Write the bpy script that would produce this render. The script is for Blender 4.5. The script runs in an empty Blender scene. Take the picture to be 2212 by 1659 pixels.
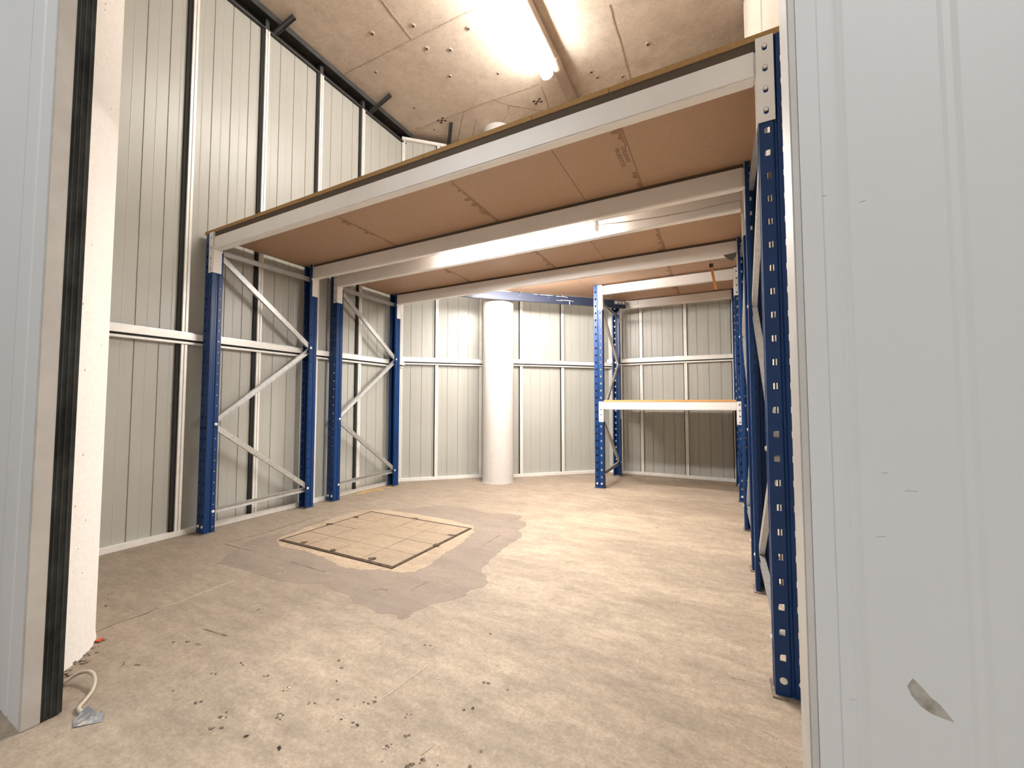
import bpy, bmesh, math, random
from mathutils import Vector, Matrix
random.seed(7)
C = bpy.context.scene.collection
scene = bpy.context.scene

# ------------------------------------------------------------------ camera, world, exposure
cam_data = bpy.data.cameras.new('camera')
cam_data.sensor_width = 36.0
cam_data.sensor_fit = 'HORIZONTAL'
cam_data.lens = 872.05 / 2212 * 36.0
cam_data.clip_start = 0.02
cam = bpy.data.objects.new('camera', cam_data)
cam.location = (0, 0, 0.89)
cam.rotation_euler = (math.pi / 2 + 0.0465, 0, 0.4776)
C.objects.link(cam)
scene.camera = cam

world = bpy.data.worlds.new('world')
scene.world = world
world.use_nodes = True
world.node_tree.nodes['Background'].inputs[0].default_value = (0.75, 0.85, 1.0, 1)
world.node_tree.nodes['Background'].inputs[1].default_value = 0.05

scene.view_settings.view_transform = 'Standard'
scene.view_settings.look = 'None'
scene.view_settings.gamma = 1.0
scene.view_settings.use_curve_mapping = False
scene.view_settings.exposure = 0.78
LAMP_COLOUR = (1.0, 0.955, 0.90)
LAMP_UPPER = 63.0       # emission strength of the tube light on the ceiling
LAMP_UNDER = 98.0       # tube light in the gap between the racks
LAMP_BACK = 100.0        # tube light behind the rear beam
LAMP_HALL = 6.0        # diffuser of the corridor tube light (its light: the area lamp below)
hall = bpy.data.lights.new('corridor_lamp', 'AREA')
hall.shape = 'RECTANGLE'; hall.size = 1.4; hall.size_y = 0.08; hall.energy = 56.0; hall.color = (0.94, 0.965, 0.985)
hall_o = bpy.data.objects.new('corridor_lamp', hall); hall_o.location = (1.40, -1.80, 3.97); C.objects.link(hall_o)
fill_left = hall_o.copy(); fill_left.data = hall.copy(); fill_left.data.energy = 46.0; fill_left.location = (-2.40, -1.95, 3.97); C.objects.link(fill_left)  # second lamp, unseen, added to brighten the left door panel
scene.cycles.max_bounces = 10
scene.cycles.diffuse_bounces = 6
scene.cycles.sample_clamp_indirect = 6.0

# ---- coordinates in metres
MANHOLE = [(-2.544,1.657),(-2.559,2.432),(-1.592,2.449),(-1.572,1.666)]
PATCH = [(-2.502,1.278),(-2.331,1.293),(-2.128,1.295),(-2.005,1.294),(-1.864,1.321),(-1.769,1.371),(-1.656,1.357),(-1.545,1.346),(-1.484,1.314),(-1.406,1.318),(-1.321,1.292),(-1.281,1.308),(-1.241,1.323),(-1.183,1.304),(-1.164,1.341),(-1.178,1.372),(-1.159,1.405),(-1.162,1.456),(-1.123,1.501),(-1.087,1.545),(-1.068,1.594),(-1.081,1.655),(-1.036,1.714),(-1.037,1.75),(-1.084,1.804),(-1.131,1.846),(-1.166,1.916),(-1.175,1.968),(-1.195,2.142),(-1.204,2.301),(-1.194,2.436),(-1.23,2.53),(-1.283,2.562),(-1.265,2.681),(-1.325,2.767),(-1.395,2.784),(-1.398,2.875),(-1.513,2.912),(-1.643,2.844),(-1.767,2.861),(-1.939,2.923),(-2.092,2.89),(-2.205,2.868),(-2.297,2.737),(-2.362,2.659),(-2.47,2.559),(-2.584,2.457),(-2.62,2.316),(-2.704,2.158),(-2.704,1.982),(-2.662,1.786),(-2.722,1.698),(-2.731,1.585),(-2.628,1.42)]
SKIRT = [(-2.562,1.647),(-2.611,1.727),(-2.649,1.914),(-2.683,2.207),(-2.675,2.389),(-2.619,2.503),(-2.456,2.545),(-2.083,2.556),(-1.845,2.55),(-1.607,2.503),(-1.54,2.399),(-1.507,2.274),(-1.472,2.113),(-1.472,1.977),(-1.448,1.865),(-1.442,1.773),(-1.457,1.694),(-1.492,1.658),(-1.56,1.641),(-1.645,1.622),(-1.737,1.575),(-1.851,1.56),(-2.066,1.605),(-2.24,1.622),(-2.449,1.606)]
CUTS = [[(-2.157,1.477),(-2.047,1.477),(-1.866,1.473)],[(-1.341,2.194),(-1.342,2.293),(-1.342,2.415)],[(-1.326,1.521),(-1.32,1.589),(-1.315,1.637)],[(-2.811,1.753),(-2.82,1.873),(-2.826,2.04),(-2.826,2.209)],[(-1.482,1.44),(-1.461,1.465),(-1.426,1.469)],[(-2.802,1.467),(-2.663,1.472),(-2.53,1.477)],[(-2.175,0.686),(-2.19,0.761),(-2.176,0.843),(-2.192,0.89)],[(-1.828,0.893),(-1.7,0.907)],[(-2.793,1.472),(-2.808,1.572),(-2.791,1.717),(-2.798,2.028)]]
PALELINES = [[(-2.198,0.892),(-2.165,0.946),(-2.183,1.026),(-2.188,1.121),(-2.185,1.197)],[(-1.762,0.89),(-1.689,0.913)],[(-0.926,0.938),(-0.916,0.997),(-0.899,1.122)],[(-0.693,0.839),(-0.684,0.873)],[(-1.056,3.889),(-0.816,3.879),(-0.518,3.872)],[(0.08,1.324),(0.094,1.32),(0.113,1.312)],[(0.012,1.531),(0.051,1.532)]]
PITS = [(-1.399,0.948),(-1.182,1.001),(-1.164,0.984),(-1.122,0.922),(-1.213,0.831),(-1.097,0.826),(-1.129,0.753),(-0.972,0.831),(-1.052,0.875),(-0.935,0.927),(-0.953,0.895),(-0.917,0.825),(-0.81,0.921),(-0.794,0.824),(-0.761,0.866),(-0.673,0.825),(-0.699,0.804),(-0.572,0.873),(-0.563,0.924),(-0.674,1.02),(-0.684,1.136),(-0.974,1.207),(-1.058,1.168),(-0.61,1.149),(-1.529,0.67),(-1.404,0.675),(-1.273,0.677),(-1.273,0.695),(-1.152,0.673),(-1.132,0.75),(-1.097,0.826),(-1.217,0.832),(-1.469,0.83),(-1.337,0.836),(-1.027,0.678),(-1.503,0.759),(-1.776,0.671),(-1.788,0.824),(-1.73,0.83),(-1.85,0.829),(-1.777,1.081),(-2.415,0.791),(-2.55,0.845),(-1.247,0.647),(-1.833,0.795),(-1.828,0.653),(-0.807,1.381),(-0.423,3.074),(-0.82,3.518),(-0.26,4.528),(-0.435,3.068)]
CHIPS = [(-0.944,1.21),(-0.84,1.075),(-0.969,0.831),(-0.917,0.827),(-0.79,0.818),(-1.21,0.829),(-1.546,1.002),(-1.273,0.675),(-1.841,0.828),(-1.407,0.669),(-2.993,0.644),(-2.072,1.334),(-2.051,1.357),(-1.42,0.7),(-2.1,0.837),(-1.846,1.457),(-2.135,1.387),(-2.068,1.375),(-1.139,2.195)]
SLOTS = [(-2.08,1.694),(-1.776,1.704),(-2.093,2.439),(-1.625,2.248),(-1.593,2.051),(-2.362,1.7),(-2.554,2.044),(-2.527,2.258)]
YELLOW = [[(-3.173,2.832),(-3.204,3.024),(-3.183,3.163),(-3.106,3.236)],[(-3.157,2.869),(-3.152,2.975),(-3.103,3.124)],[(-1.292,5.121),(-1.24,5.127)],[(-0.016,5.069),(0.089,5.047)]]
CJOINTS = [[(-3.172,2.607),(-2.842,2.61),(-2.342,2.62),(-2.003,2.629),(-1.744,2.636),(-1.563,2.648)],[(-2.325,2.238),(-2.333,2.421),(-2.342,2.62)],[(-3.094,3.534),(-2.82,3.545),(-2.427,3.551),(-2.177,3.55),(-1.918,3.567),(-1.725,3.576),(-1.562,3.58)],[(-2.065,3.542),(-2.006,3.616),(-1.949,3.698),(-2.024,3.807),(-2.134,3.891)],[(-1.949,3.698),(-1.793,3.832),(-1.652,3.96)],[(-2.427,3.551),(-2.616,3.755),(-2.803,3.957)],[(-1.55,3.633),(-1.569,3.813),(-1.6,3.979)],[(-0.728,3.11),(-0.733,3.257),(-0.725,3.481),(-0.73,3.938)],[(-1.55,2.647),(-1.556,2.951),(-1.56,3.397)],[(-2.384,3.728),(-2.609,3.989)],[(-0.158,4.05),(-0.436,3.965),(-0.73,3.938)]]
TIEHOLES = [(-2.287,2.747),(-2.107,2.857),(-2.286,3.096),(-1.847,2.757),(-2.247,2.522),(-2.612,2.415),(-2.903,3.642),(-2.892,2.727),(-1.852,3.283),(-1.047,3.68),(-1.013,3.773),(-0.511,3.618),(-0.789,3.876),(-2.88,3.263)]
SPACERS = [(-2.736,3.563),(-1.657,3.796)]
CABLE = [(-1.852,0.513),(-1.849,0.539),(-1.826,0.559),(-1.793,0.565),(-1.759,0.559),(-1.728,0.542),(-1.698,0.519),(-1.674,0.5),(-1.654,0.497),(-1.641,0.498)]
PLATE = [(-1.63,0.477),(-1.647,0.501),(-1.594,0.513),(-1.555,0.518),(-1.56,0.485)]
SCRAP = [(-2.149,0.678),(-2.168,0.692),(-2.144,0.694),(-2.133,0.679)]
RUBBLE = [(-2.1,0.665),(-2.049,0.644),(-2.046,0.661),(-2.023,0.627),(-1.964,0.621),(-1.966,0.599),(-1.941,0.578),(-1.925,0.56),(-1.918,0.545),(-1.915,0.534),(-2.118,0.69),(-2.113,0.675),(-1.936,0.588),(-1.97,0.583)]

# ------------------------------------------------------------------ materials
def new_mat(name):
    m = bpy.data.materials.new(name); m.use_nodes = True
    nt = m.node_tree; b = nt.nodes['Principled BSDF']
    return m, nt, b

def coords(nt, scale=(1, 1, 1)):
    tc = nt.nodes.new('ShaderNodeTexCoord'); mp = nt.nodes.new('ShaderNodeMapping')
    geo = nt.nodes.new('ShaderNodeNewGeometry')
    mp.inputs['Scale'].default_value = scale
    nt.links.new(geo.outputs['Position'], mp.inputs['Vector'])
    return mp.outputs['Vector']

def noise(nt, vec, scale, detail=6, rough=0.6, lo=0.35, hi=0.65):
    n = nt.nodes.new('ShaderNodeTexNoise'); n.inputs['Scale'].default_value = scale
    n.inputs['Detail'].default_value = detail; n.inputs['Roughness'].default_value = rough
    nt.links.new(vec, n.inputs['Vector'])
    r = nt.nodes.new('ShaderNodeMapRange'); r.inputs['From Min'].default_value = lo; r.inputs['From Max'].default_value = hi
    nt.links.new(n.outputs['Fac'], r.inputs['Value'])
    return r.outputs['Result']

def mix(nt, fac, a, b, blend='MIX'):
    m = nt.nodes.new('ShaderNodeMix'); m.data_type = 'RGBA'; m.blend_type = blend
    for i, v in ((0, fac), (6, a), (7, b)):
        if hasattr(v, 'node'): nt.links.new(v, m.inputs[i])
        elif i == 0: m.inputs[0].default_value = v
        else: m.inputs[i].default_value = (*v, 1)
    return m.outputs[2]

def bump(nt, b, h, strength, dist=0.002):
    bp = nt.nodes.new('ShaderNodeBump'); bp.inputs['Strength'].default_value = strength
    bp.inputs['Distance'].default_value = dist
    nt.links.new(h, bp.inputs['Height']); nt.links.new(bp.outputs['Normal'], b.inputs['Normal'])

def simple(name, col, rough=0.5, metal=0.0, col2=None, nscale=12, bumps=0.0, stretch=(1, 1, 1), lo=0.35, hi=0.65, coat=0.0):
    m, nt, b = new_mat(name)
    b.inputs['Roughness'].default_value = rough; b.inputs['Metallic'].default_value = metal
    b.inputs['Coat Weight'].default_value = coat
    v = coords(nt, stretch)
    if col2:
        n = noise(nt, v, nscale, lo=lo, hi=hi)
        nt.links.new(mix(nt, n, col, col2), b.inputs['Base Color'])
        if bumps: bump(nt, b, n, bumps)
    else:
        b.inputs['Base Color'].default_value = (*col, 1)
    return m

def vary(nt, c, fac, lo, hi):
    """multiply a colour by a grey that runs from lo to hi with fac"""
    r = nt.nodes.new('ShaderNodeMapRange'); r.inputs['To Min'].default_value = lo; r.inputs['To Max'].default_value = hi
    nt.links.new(fac, r.inputs['Value'])
    cb = nt.nodes.new('ShaderNodeCombineColor')
    for k in range(3): nt.links.new(r.outputs['Result'], cb.inputs[k])
    return mix(nt, 1.0, c, cb.outputs[0], 'MULTIPLY')

def concrete(name, dark, light, dirt, smear=(0.5, 1.4, 1), speck=0.25, bumps=0.25, mottle=0.25, worn=0.0):
    m, nt, b = new_mat(name)
    v = coords(nt); vs = coords(nt, smear)
    c = mix(nt, noise(nt, vs, 1.6, 8, 0.65, 0.36, 0.64), dark, light)
    if worn:                                            # foot-worn, dirtier zone along the left side, irregular edge
        tc = nt.nodes.new('ShaderNodeSeparateXYZ'); nt.links.new(v, tc.inputs[0])
        wob = noise(nt, v, 0.9, 6, 0.7, 0.25, 0.75)
        ad = nt.nodes.new('ShaderNodeMath'); ad.operation = 'MULTIPLY_ADD'; ad.inputs[1].default_value = 1.6
        nt.links.new(wob, ad.inputs[0]); nt.links.new(tc.outputs[0], ad.inputs[2])
        mr = nt.nodes.new('ShaderNodeMapRange'); mr.interpolation_type = 'SMOOTHSTEP'
        mr.inputs['From Min'].default_value = 0.1; mr.inputs['From Max'].default_value = -1.1; mr.inputs['To Max'].default_value = worn
        nt.links.new(ad.outputs[0], mr.inputs['Value'])
        c = mix(nt, mr.outputs['Result'], c, tuple(x * 1.12 for x in dirt))
    d = nt.nodes.new('ShaderNodeMath'); d.operation = 'MULTIPLY'; d.inputs[1].default_value = 0.6
    nt.links.new(noise(nt, vs, 5.0, 9, 0.72, 0.52, 0.74), d.inputs[0])
    c = mix(nt, d.outputs[0], c, dirt)
    c = vary(nt, c, noise(nt, vs, 11, 8, 0.78, 0.32, 0.68), 1 - mottle, 1 + mottle*0.9)
    c = vary(nt, c, noise(nt, v, 38, 7, 0.8, 0.32, 0.68), 1 - mottle*0.8, 1 + mottle*0.7)
    fine = noise(nt, v, 110, 5, 0.8, 0.3, 0.7)
    c = vary(nt, c, fine, 1 - speck, 1 + speck*0.8)
    c = mix(nt, noise(nt, v, 70, 2, 0.5, 0.73, 0.78), c, tuple(x * 0.5 for x in dirt))
    nt.links.new(c, b.inputs['Base Color'])
    b.inputs['Roughness'].default_value = 0.75
    bump(nt, b, fine, bumps)
    return m

M = {}
M['floor'] = concrete('floor_concrete', (0.33, 0.265, 0.20), (0.45, 0.365, 0.275), (0.235, 0.187, 0.143), speck=0.22, mottle=0.24, worn=0.8)
M['patch'] = concrete('repair_screed', (0.213, 0.168, 0.133), (0.262, 0.209, 0.166), (0.168, 0.133, 0.105), bumps=0.15, speck=0.15, mottle=0.14)
M['skirt'] = concrete('pale_mortar', (0.33, 0.25, 0.175), (0.42, 0.325, 0.23), (0.24, 0.182, 0.13), bumps=0.2, speck=0.2, mottle=0.2)
M['slab'] = concrete('cover_infill', (0.29, 0.218, 0.15), (0.345, 0.262, 0.182), (0.22, 0.165, 0.115), bumps=0.15, speck=0.15, mottle=0.14)
M['ceiling'] = concrete('ceiling_concrete', (0.49, 0.415, 0.335), (0.58, 0.50, 0.41), (0.35, 0.288, 0.225), smear=(1, 1, 1), speck=0.18, bumps=0.2, mottle=0.13)
M['joint'] = simple('formwork_joint', (0.25, 0.20, 0.15), 0.85, col2=(0.44, 0.35, 0.26), nscale=25)
M['side_shade'] = simple('black_side_shade', (0.012, 0.012, 0.011), 0.8)  # shade on the unlit side of the wall profiles, put into black
M['baseplate'] = simple('dull_base_plate', (0.30, 0.25, 0.20), 0.7, metal=0.2, col2=(0.16, 0.12, 0.09), nscale=50)
M['gap_shade'] = simple('dark_gap_shade', (0.09, 0.065, 0.045), 0.85)  # shade of the gap above the beams, put into a dark colour
M['dirt'] = simple('dark_dirt', (0.06, 0.048, 0.038), 0.95, col2=(0.24, 0.18, 0.13), nscale=60, lo=0.42, hi=0.62)
M['chip'] = simple('pale_chip', (0.54, 0.46, 0.37), 0.9, col2=(0.42, 0.35, 0.28), nscale=40)
M['cut'] = simple('saw_cut', (0.13, 0.10, 0.08), 0.95, col2=(0.27, 0.21, 0.16), nscale=20)
M['iron'] = simple('rusty_iron', (0.035, 0.026, 0.02), 0.8, metal=0.3, col2=(0.12, 0.075, 0.045), nscale=30)
M['yellow'] = simple('yellow_paint', (0.62, 0.36, 0.07), 0.8, col2=(0.50, 0.33, 0.13), nscale=40)
M['wall'] = simple('grey_green_panel', (0.385, 0.382, 0.345), 0.37, col2=(0.41, 0.407, 0.37), nscale=1.5)
M['outer'] = simple('light_grey_panel', (0.66, 0.66, 0.655), 0.5, col2=(0.69, 0.69, 0.685), nscale=1.2)
M['outer_side'] = simple('white_edge_flashing', (0.60, 0.58, 0.55), 0.45, col2=(0.52, 0.50, 0.47), nscale=8)
M['cream'] = simple('cream_panel', (0.70, 0.63, 0.53), 0.45, col2=(0.73, 0.66, 0.56), nscale=2)
M['galv'] = simple('galvanised_steel', (0.60, 0.60, 0.59), 0.42, metal=0.75, col2=(0.48, 0.48, 0.47), nscale=45)
M['zinc'] = simple('zinc_track', (0.84, 0.815, 0.78), 0.4, metal=0.15, col2=(0.76, 0.74, 0.70), nscale=20)
M['darksteel'] = simple('dark_steel', (0.045, 0.045, 0.045), 0.6, metal=0.3, col2=(0.07, 0.07, 0.068), nscale=8)
M['seal'] = simple('dark_brush_seal', (0.008, 0.009, 0.008), 0.85, col2=(0.045, 0.047, 0.042), nscale=14, stretch=(1, 1, 0.5))
M['blue'] = simple('blue_powder_coat', (0.0022, 0.033, 0.135), 0.42, col2=(0.002, 0.028, 0.115), nscale=5)
M['blue'].node_tree.nodes['Principled BSDF'].inputs['Specular IOR Level'].default_value = 0.35
M['navy'] = simple('navy_beam_paint', (0.012, 0.018, 0.042), 0.5, col2=(0.017, 0.025, 0.052), nscale=10)
M['white'] = simple('white_powder_coat', (0.82, 0.79, 0.76), 0.36, col2=(0.78, 0.75, 0.72), nscale=6, coat=0.2)
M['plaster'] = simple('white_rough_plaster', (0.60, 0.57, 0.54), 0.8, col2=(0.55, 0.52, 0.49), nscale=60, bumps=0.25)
M['plaster_lit'] = simple('lit_rough_plaster', (0.84, 0.81, 0.775), 0.8, col2=(0.79, 0.76, 0.725), nscale=60, bumps=0.25)  # paler copy of the column plaster, strong light put into its colour
M['hall'] = simple('grey_corridor_wall', (0.24, 0.235, 0.23), 0.8, col2=(0.28, 0.275, 0.27), nscale=3)
M['dot'] = simple('plaster_pit', (0.25, 0.22, 0.19), 0.9)
M['board'] = simple('chipboard_face', (0.37, 0.235, 0.15), 0.5, col2=(0.43, 0.28, 0.18), nscale=90, lo=0.3, hi=0.7)
M['edge'] = simple('chipboard_edge', (0.30, 0.17, 0.06), 0.8, col2=(0.40, 0.24, 0.09), nscale=120)
M['shelf'] = simple('orange_chipboard', (0.62, 0.34, 0.13), 0.6, col2=(0.55, 0.30, 0.115), nscale=90)
M['stamp'] = simple('ink_stamp', (0.21, 0.115, 0.06), 0.6, col2=(0.36, 0.21, 0.115), nscale=110, lo=0.40, hi=0.72)
M['ink'] = simple('ink_letter', (0.17, 0.09, 0.05), 0.6)
M['copper'] = simple('orange_strip', (0.55, 0.22, 0.06), 0.6, col2=(0.45, 0.19, 0.06), nscale=30)
M['black'] = simple('black_plastic', (0.02, 0.018, 0.016), 0.6)
M['scrapgrey'] = simple('grey_cardboard', (0.09, 0.085, 0.075), 0.8)
M['cable'] = simple('grey_cable', (0.52, 0.46, 0.37), 0.5, col2=(0.42, 0.37, 0.30), nscale=40)
M['plate'] = simple('worn_metal_plate', (0.30, 0.32, 0.35), 0.45, metal=0.5, col2=(0.62, 0.60, 0.55), nscale=45, lo=0.45, hi=0.6)
M['orange'] = simple('orange_plastic', (0.55, 0.08, 0.02), 0.6)
M['pipe'] = simple('grey_pipe', (0.50, 0.41, 0.34), 0.6, col2=(0.44, 0.36, 0.30), nscale=10)
M['fitting'] = simple('white_fitting', (0.8, 0.8, 0.78), 0.4)
M['scuff'] = simple('brown_scuff', (0.27, 0.24, 0.19), 0.8, col2=(0.44, 0.41, 0.36), nscale=90, lo=0.40, hi=0.62)
M['grime'] = simple('grey_smudge', (0.50, 0.51, 0.51), 0.6, col2=(0.64, 0.64, 0.64), nscale=8)

def lamp_mat(name, strength):
    m, nt, b = new_mat(name)
    b.inputs['Base Color'].default_value = (0.9, 0.9, 0.88, 1)
    b.inputs['Emission Color'].default_value = (*LAMP_COLOUR, 1)
    b.inputs['Emission Strength'].default_value = strength
    return m
M['lamp_upper'] = lamp_mat('lit_diffuser_upper', LAMP_UPPER)
M['lamp_under'] = lamp_mat('lit_diffuser_under', LAMP_UNDER)
M['lamp_back'] = lamp_mat('lit_diffuser_back', LAMP_BACK)
M['lamp_hall'] = lamp_mat('lit_diffuser_hall', LAMP_HALL)
M['lamp_hall'].node_tree.nodes['Principled BSDF'].inputs['Emission Color'].default_value = (0.86, 0.94, 1.0, 1)

# ------------------------------------------------------------------ mesh helpers
class MB:
    def __init__(self): self.v = []; self.f = []
    def add(self, vs, fs):
        o = len(self.v); self.v += [tuple(p) for p in vs]; self.f += [tuple(i + o for i in q) for q in fs]; return self
    def box(self, x0, x1, y0, y1, z0, z1):
        return self.add([(x0,y0,z0),(x1,y0,z0),(x1,y1,z0),(x0,y1,z0),(x0,y0,z1),(x1,y0,z1),(x1,y1,z1),(x0,y1,z1)],
                        [(0,3,2,1),(4,5,6,7),(0,1,5,4),(1,2,6,5),(2,3,7,6),(3,0,4,7)])
    def prism(self, poly, z0, z1):                      # vertical prism over a plan polygon
        n = len(poly)
        return self.add([(x,y,z0) for x,y in poly] + [(x,y,z1) for x,y in poly],
                        [tuple(range(n))[::-1], tuple(range(n, 2*n))] + [(i,(i+1)%n,(i+1)%n+n,i+n) for i in range(n)])
    def sweep(self, prof, a, b, side, up):              # profile (s, t) swept from a to b
        a, b, side, up = Vector(a), Vector(b), Vector(side), Vector(up); n = len(prof)
        vs = [a + side*s + up*t for s, t in prof] + [b + side*s + up*t for s, t in prof]
        return self.add(vs, [(i,(i+1)%n,(i+1)%n+n,i+n) for i in range(n)] + [tuple(range(n))[::-1], tuple(range(n,2*n))])
    def cyl(self, a, b, r, n=16, r2=None):
        a, b = Vector(a), Vector(b); d = (b-a).normalized()
        s = d.orthogonal().normalized(); u = d.cross(s); r2 = r if r2 is None else r2
        vs = [a + (s*math.cos(t)+u*math.sin(t))*r for t in [2*math.pi*i/n for i in range(n)]]
        vs += [b + (s*math.cos(t)+u*math.sin(t))*r2 for t in [2*math.pi*i/n for i in range(n)]]
        return self.add(vs, [(i,(i+1)%n,(i+1)%n+n,i+n) for i in range(n)] + [tuple(range(n))[::-1], tuple(range(n,2*n))])
    def tube(self, pts, r, n=10):
        pts = [Vector(p) for p in pts]; rings = []
        for i, p in enumerate(pts):
            d = (pts[min(i+1,len(pts)-1)] - pts[max(i-1,0)]).normalized()
            s = d.cross(Vector((0,0,1)));  s = s.normalized() if s.length > 1e-4 else Vector((1,0,0)); u = s.cross(d)
            rings += [p + (s*math.cos(t)+u*math.sin(t))*r for t in [2*math.pi*k/n for k in range(n)]]
        m = len(pts)
        fs = [(i*n+k, i*n+(k+1)%n, (i+1)*n+(k+1)%n, (i+1)*n+k) for i in range(m-1) for k in range(n)]
        return self.add(rings, fs + [tuple(range(n))[::-1], tuple(range((m-1)*n, m*n))])
    def mesh(self, name, mat, bevel=0.0, smooth=False, weld=False):
        me = bpy.data.meshes.new(name); me.from_pydata(self.v, [], self.f)
        bm = bmesh.new(); bm.from_mesh(me)
        if weld: bmesh.ops.remove_doubles(bm, verts=bm.verts, dist=1e-5)
        bmesh.ops.recalc_face_normals(bm, faces=bm.faces)
        if bevel:
            bmesh.ops.bevel(bm, geom=[e for e in bm.edges if len(e.link_faces) == 2 and e.calc_face_angle(0) > 0.6], offset=bevel, segments=2, affect='EDGES', clamp_overlap=True)
        big = [f for f in bm.faces if len(f.verts) > 4]
        if big: bmesh.ops.triangulate(bm, faces=big)
        bm.to_mesh(me); bm.free()
        me.materials.append(M[mat] if isinstance(mat, str) else mat)
        if smooth:
            for p in me.polygons: p.use_smooth = True
        return me
    def build(self, name, mat, parent=None, bevel=0.0, smooth=False, weld=False, loc=None):
        o = bpy.data.objects.new(name, self.mesh(name, mat, bevel, smooth, weld)); C.objects.link(o)
        if parent: o.parent = parent
        if loc: o.location = loc
        return o

def link(name, me, parent=None, loc=None, rot=None):
    o = bpy.data.objects.new(name, me); C.objects.link(o)
    if parent: o.parent = parent
    if loc: o.location = loc
    if rot: o.rotation_euler = rot
    return o
def smooth_by_angle(o, deg=35):
    me = o.data
    for p in me.polygons: p.use_smooth = True
    bm = bmesh.new(); bm.from_mesh(me)
    for e in bm.edges:
        e.smooth = e.calc_face_angle(0) < math.radians(deg) if len(e.link_faces) == 2 else False
    bm.to_mesh(me); bm.free()
def tag(o, label=None, cat=None, group=None, kind=None):
    if label: o['label'] = label
    if cat: o['category'] = cat
    if group: o['group'] = group
    if kind: o['kind'] = kind
    return o
def thing(name, loc, label, cat, group=None, rz=0.0):
    o = bpy.data.objects.new(name, None); C.objects.link(o)
    o.location = loc; o.rotation_euler = (0, 0, rz); o.empty_display_size = 0.1
    return tag(o, label, cat, group)
def copy_tree(o, parent=None):
    c = o.copy(); C.objects.link(c)
    if parent: c.parent = parent
    for ch in list(o.children): copy_tree(ch, c)
    return c
def ragged(poly, step=0.03, amp=0.008):
    out = []; n = len(poly)
    for i in range(n):
        a, b = Vector(poly[i]), Vector(poly[(i+1) % n]); L = (b-a).length; k = max(1, int(L/step))
        for j in range(k):
            p = a.lerp(b, j/k); out.append((p.x + random.uniform(-amp, amp), p.y + random.uniform(-amp, amp)))
    return out
def strip(mb, pts, w, z0, z1, jit=0.0):                 # thin ribbon lying on a horizontal plane
    pts = [Vector((x, y)) for x, y in pts]; d2 = []
    for i in range(len(pts)-1):
        L = (pts[i+1]-pts[i]).length; k = max(1, int(L/0.05))
        d2 += [pts[i].lerp(pts[i+1], j/k) for j in range(k)]
    d2.append(pts[-1])
    for i in range(1, len(d2)-1): d2[i] = d2[i] + Vector((random.uniform(-jit, jit), random.uniform(-jit, jit)))
    for i in range(len(d2)-1):
        a, b = d2[i], d2[i+1]; t = (b-a).normalized(); nrm = Vector((-t.y, t.x))
        wa = w*random.uniform(0.6, 1.2)*0.5
        mb.prism([tuple(a-nrm*wa), tuple(b-nrm*wa), tuple(b+nrm*wa), tuple(a+nrm*wa)], z0, z1)

# ------------------------------------------------------------------ setting: floor and ceiling
CEIL = 4.08
fl = MB().box(-5.0, 4.0, -2.4, 5.6, -0.15, 0.0).build('floor', 'floor'); tag(fl, 'worn beige concrete floor with repairs and chips', kind='structure')
MB().prism(ragged(PATCH, 0.02, 0.007), -0.001, 0.0005).build('repair_patch', 'patch', fl)
MB().prism(ragged(SKIRT, 0.02, 0.007), -0.001, 0.0010).build('mortar_skirt', 'skirt', fl)
for pts in CUTS:
    mb = MB(); strip(mb, pts, 0.006, -0.001, 0.0015, 0.003); mb.build('saw_cut', 'cut', fl)
for pts in PALELINES:
    mb = MB(); strip(mb, pts, 0.0035, -0.001, 0.0015, 0.003); mb.build('pale_scratch', 'chip', fl)
for pts in YELLOW:
    mb = MB(); strip(mb, pts, 0.03, -0.001, 0.0022, 0.004); mb.build('yellow_floor_mark', 'yellow', fl)
mb = MB()
def blob(mb, x, y, r, z0, z1, n=9):
    a0 = random.random()*6.28
    mb.prism([(x + r*random.uniform(0.45, 1.15)*math.cos(a0+i*6.283/n)*1.25, y + r*random.uniform(0.45, 1.15)*math.sin(a0+i*6.283/n)) for i in range(n)], z0, z1)
for x, y in PITS:
    for k in range(random.choice((1, 2, 3))): blob(mb, x+random.uniform(-.012,.012), y+random.uniform(-.01,.01), random.uniform(0.002, 0.0065), -0.001, 0.0012)
tag(mb.build('floor_pit', 'dirt', fl), kind='stuff')
mb = MB()
for x, y in CHIPS:
    for k in range(2): blob(mb, x+random.uniform(-.01,.01), y+random.uniform(-.01,.01), random.uniform(0.002, 0.005), -0.001, 0.0018, 7)
tag(mb.build('paint_chip', 'chip', fl), kind='stuff')

ce = MB().box(-5.0, 4.0, -2.4, 5.6, CEIL, CEIL+0.2).build('ceiling', 'ceiling'); tag(ce, 'bare concrete soffit with formwork joints and tie holes', kind='structure')
for pts in CJOINTS:
    mb = MB(); strip(mb, pts, 0.009, CEIL-0.003, CEIL+0.002, 0.003); mb.build('formwork_joint', 'joint', ce)
for x, y in TIEHOLES:
    mb = MB(); r = random.uniform(0.012, 0.022)
    mb.cyl((x, y, CEIL+0.002), (x, y, CEIL-0.006), r*1.3, 12, r); o = mb.build('tie_hole', 'joint', ce)
    MB().cyl((x, y, CEIL-0.003), (x, y, CEIL-0.0075), r*0.6, 8).build('rust_plug', 'iron', o)
for x, y in SPACERS:
    mb = MB()
    for dx, dy in ((-.035,-.02),(.03,-.025),(-.03,.022),(.032,.02),(0,0)): mb.box(x+dx-.014, x+dx+.014, y+dy-.01, y+dy+.01, CEIL-0.003, CEIL+0.001)
    mb.build('spacer_mark', 'iron', ce)

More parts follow.
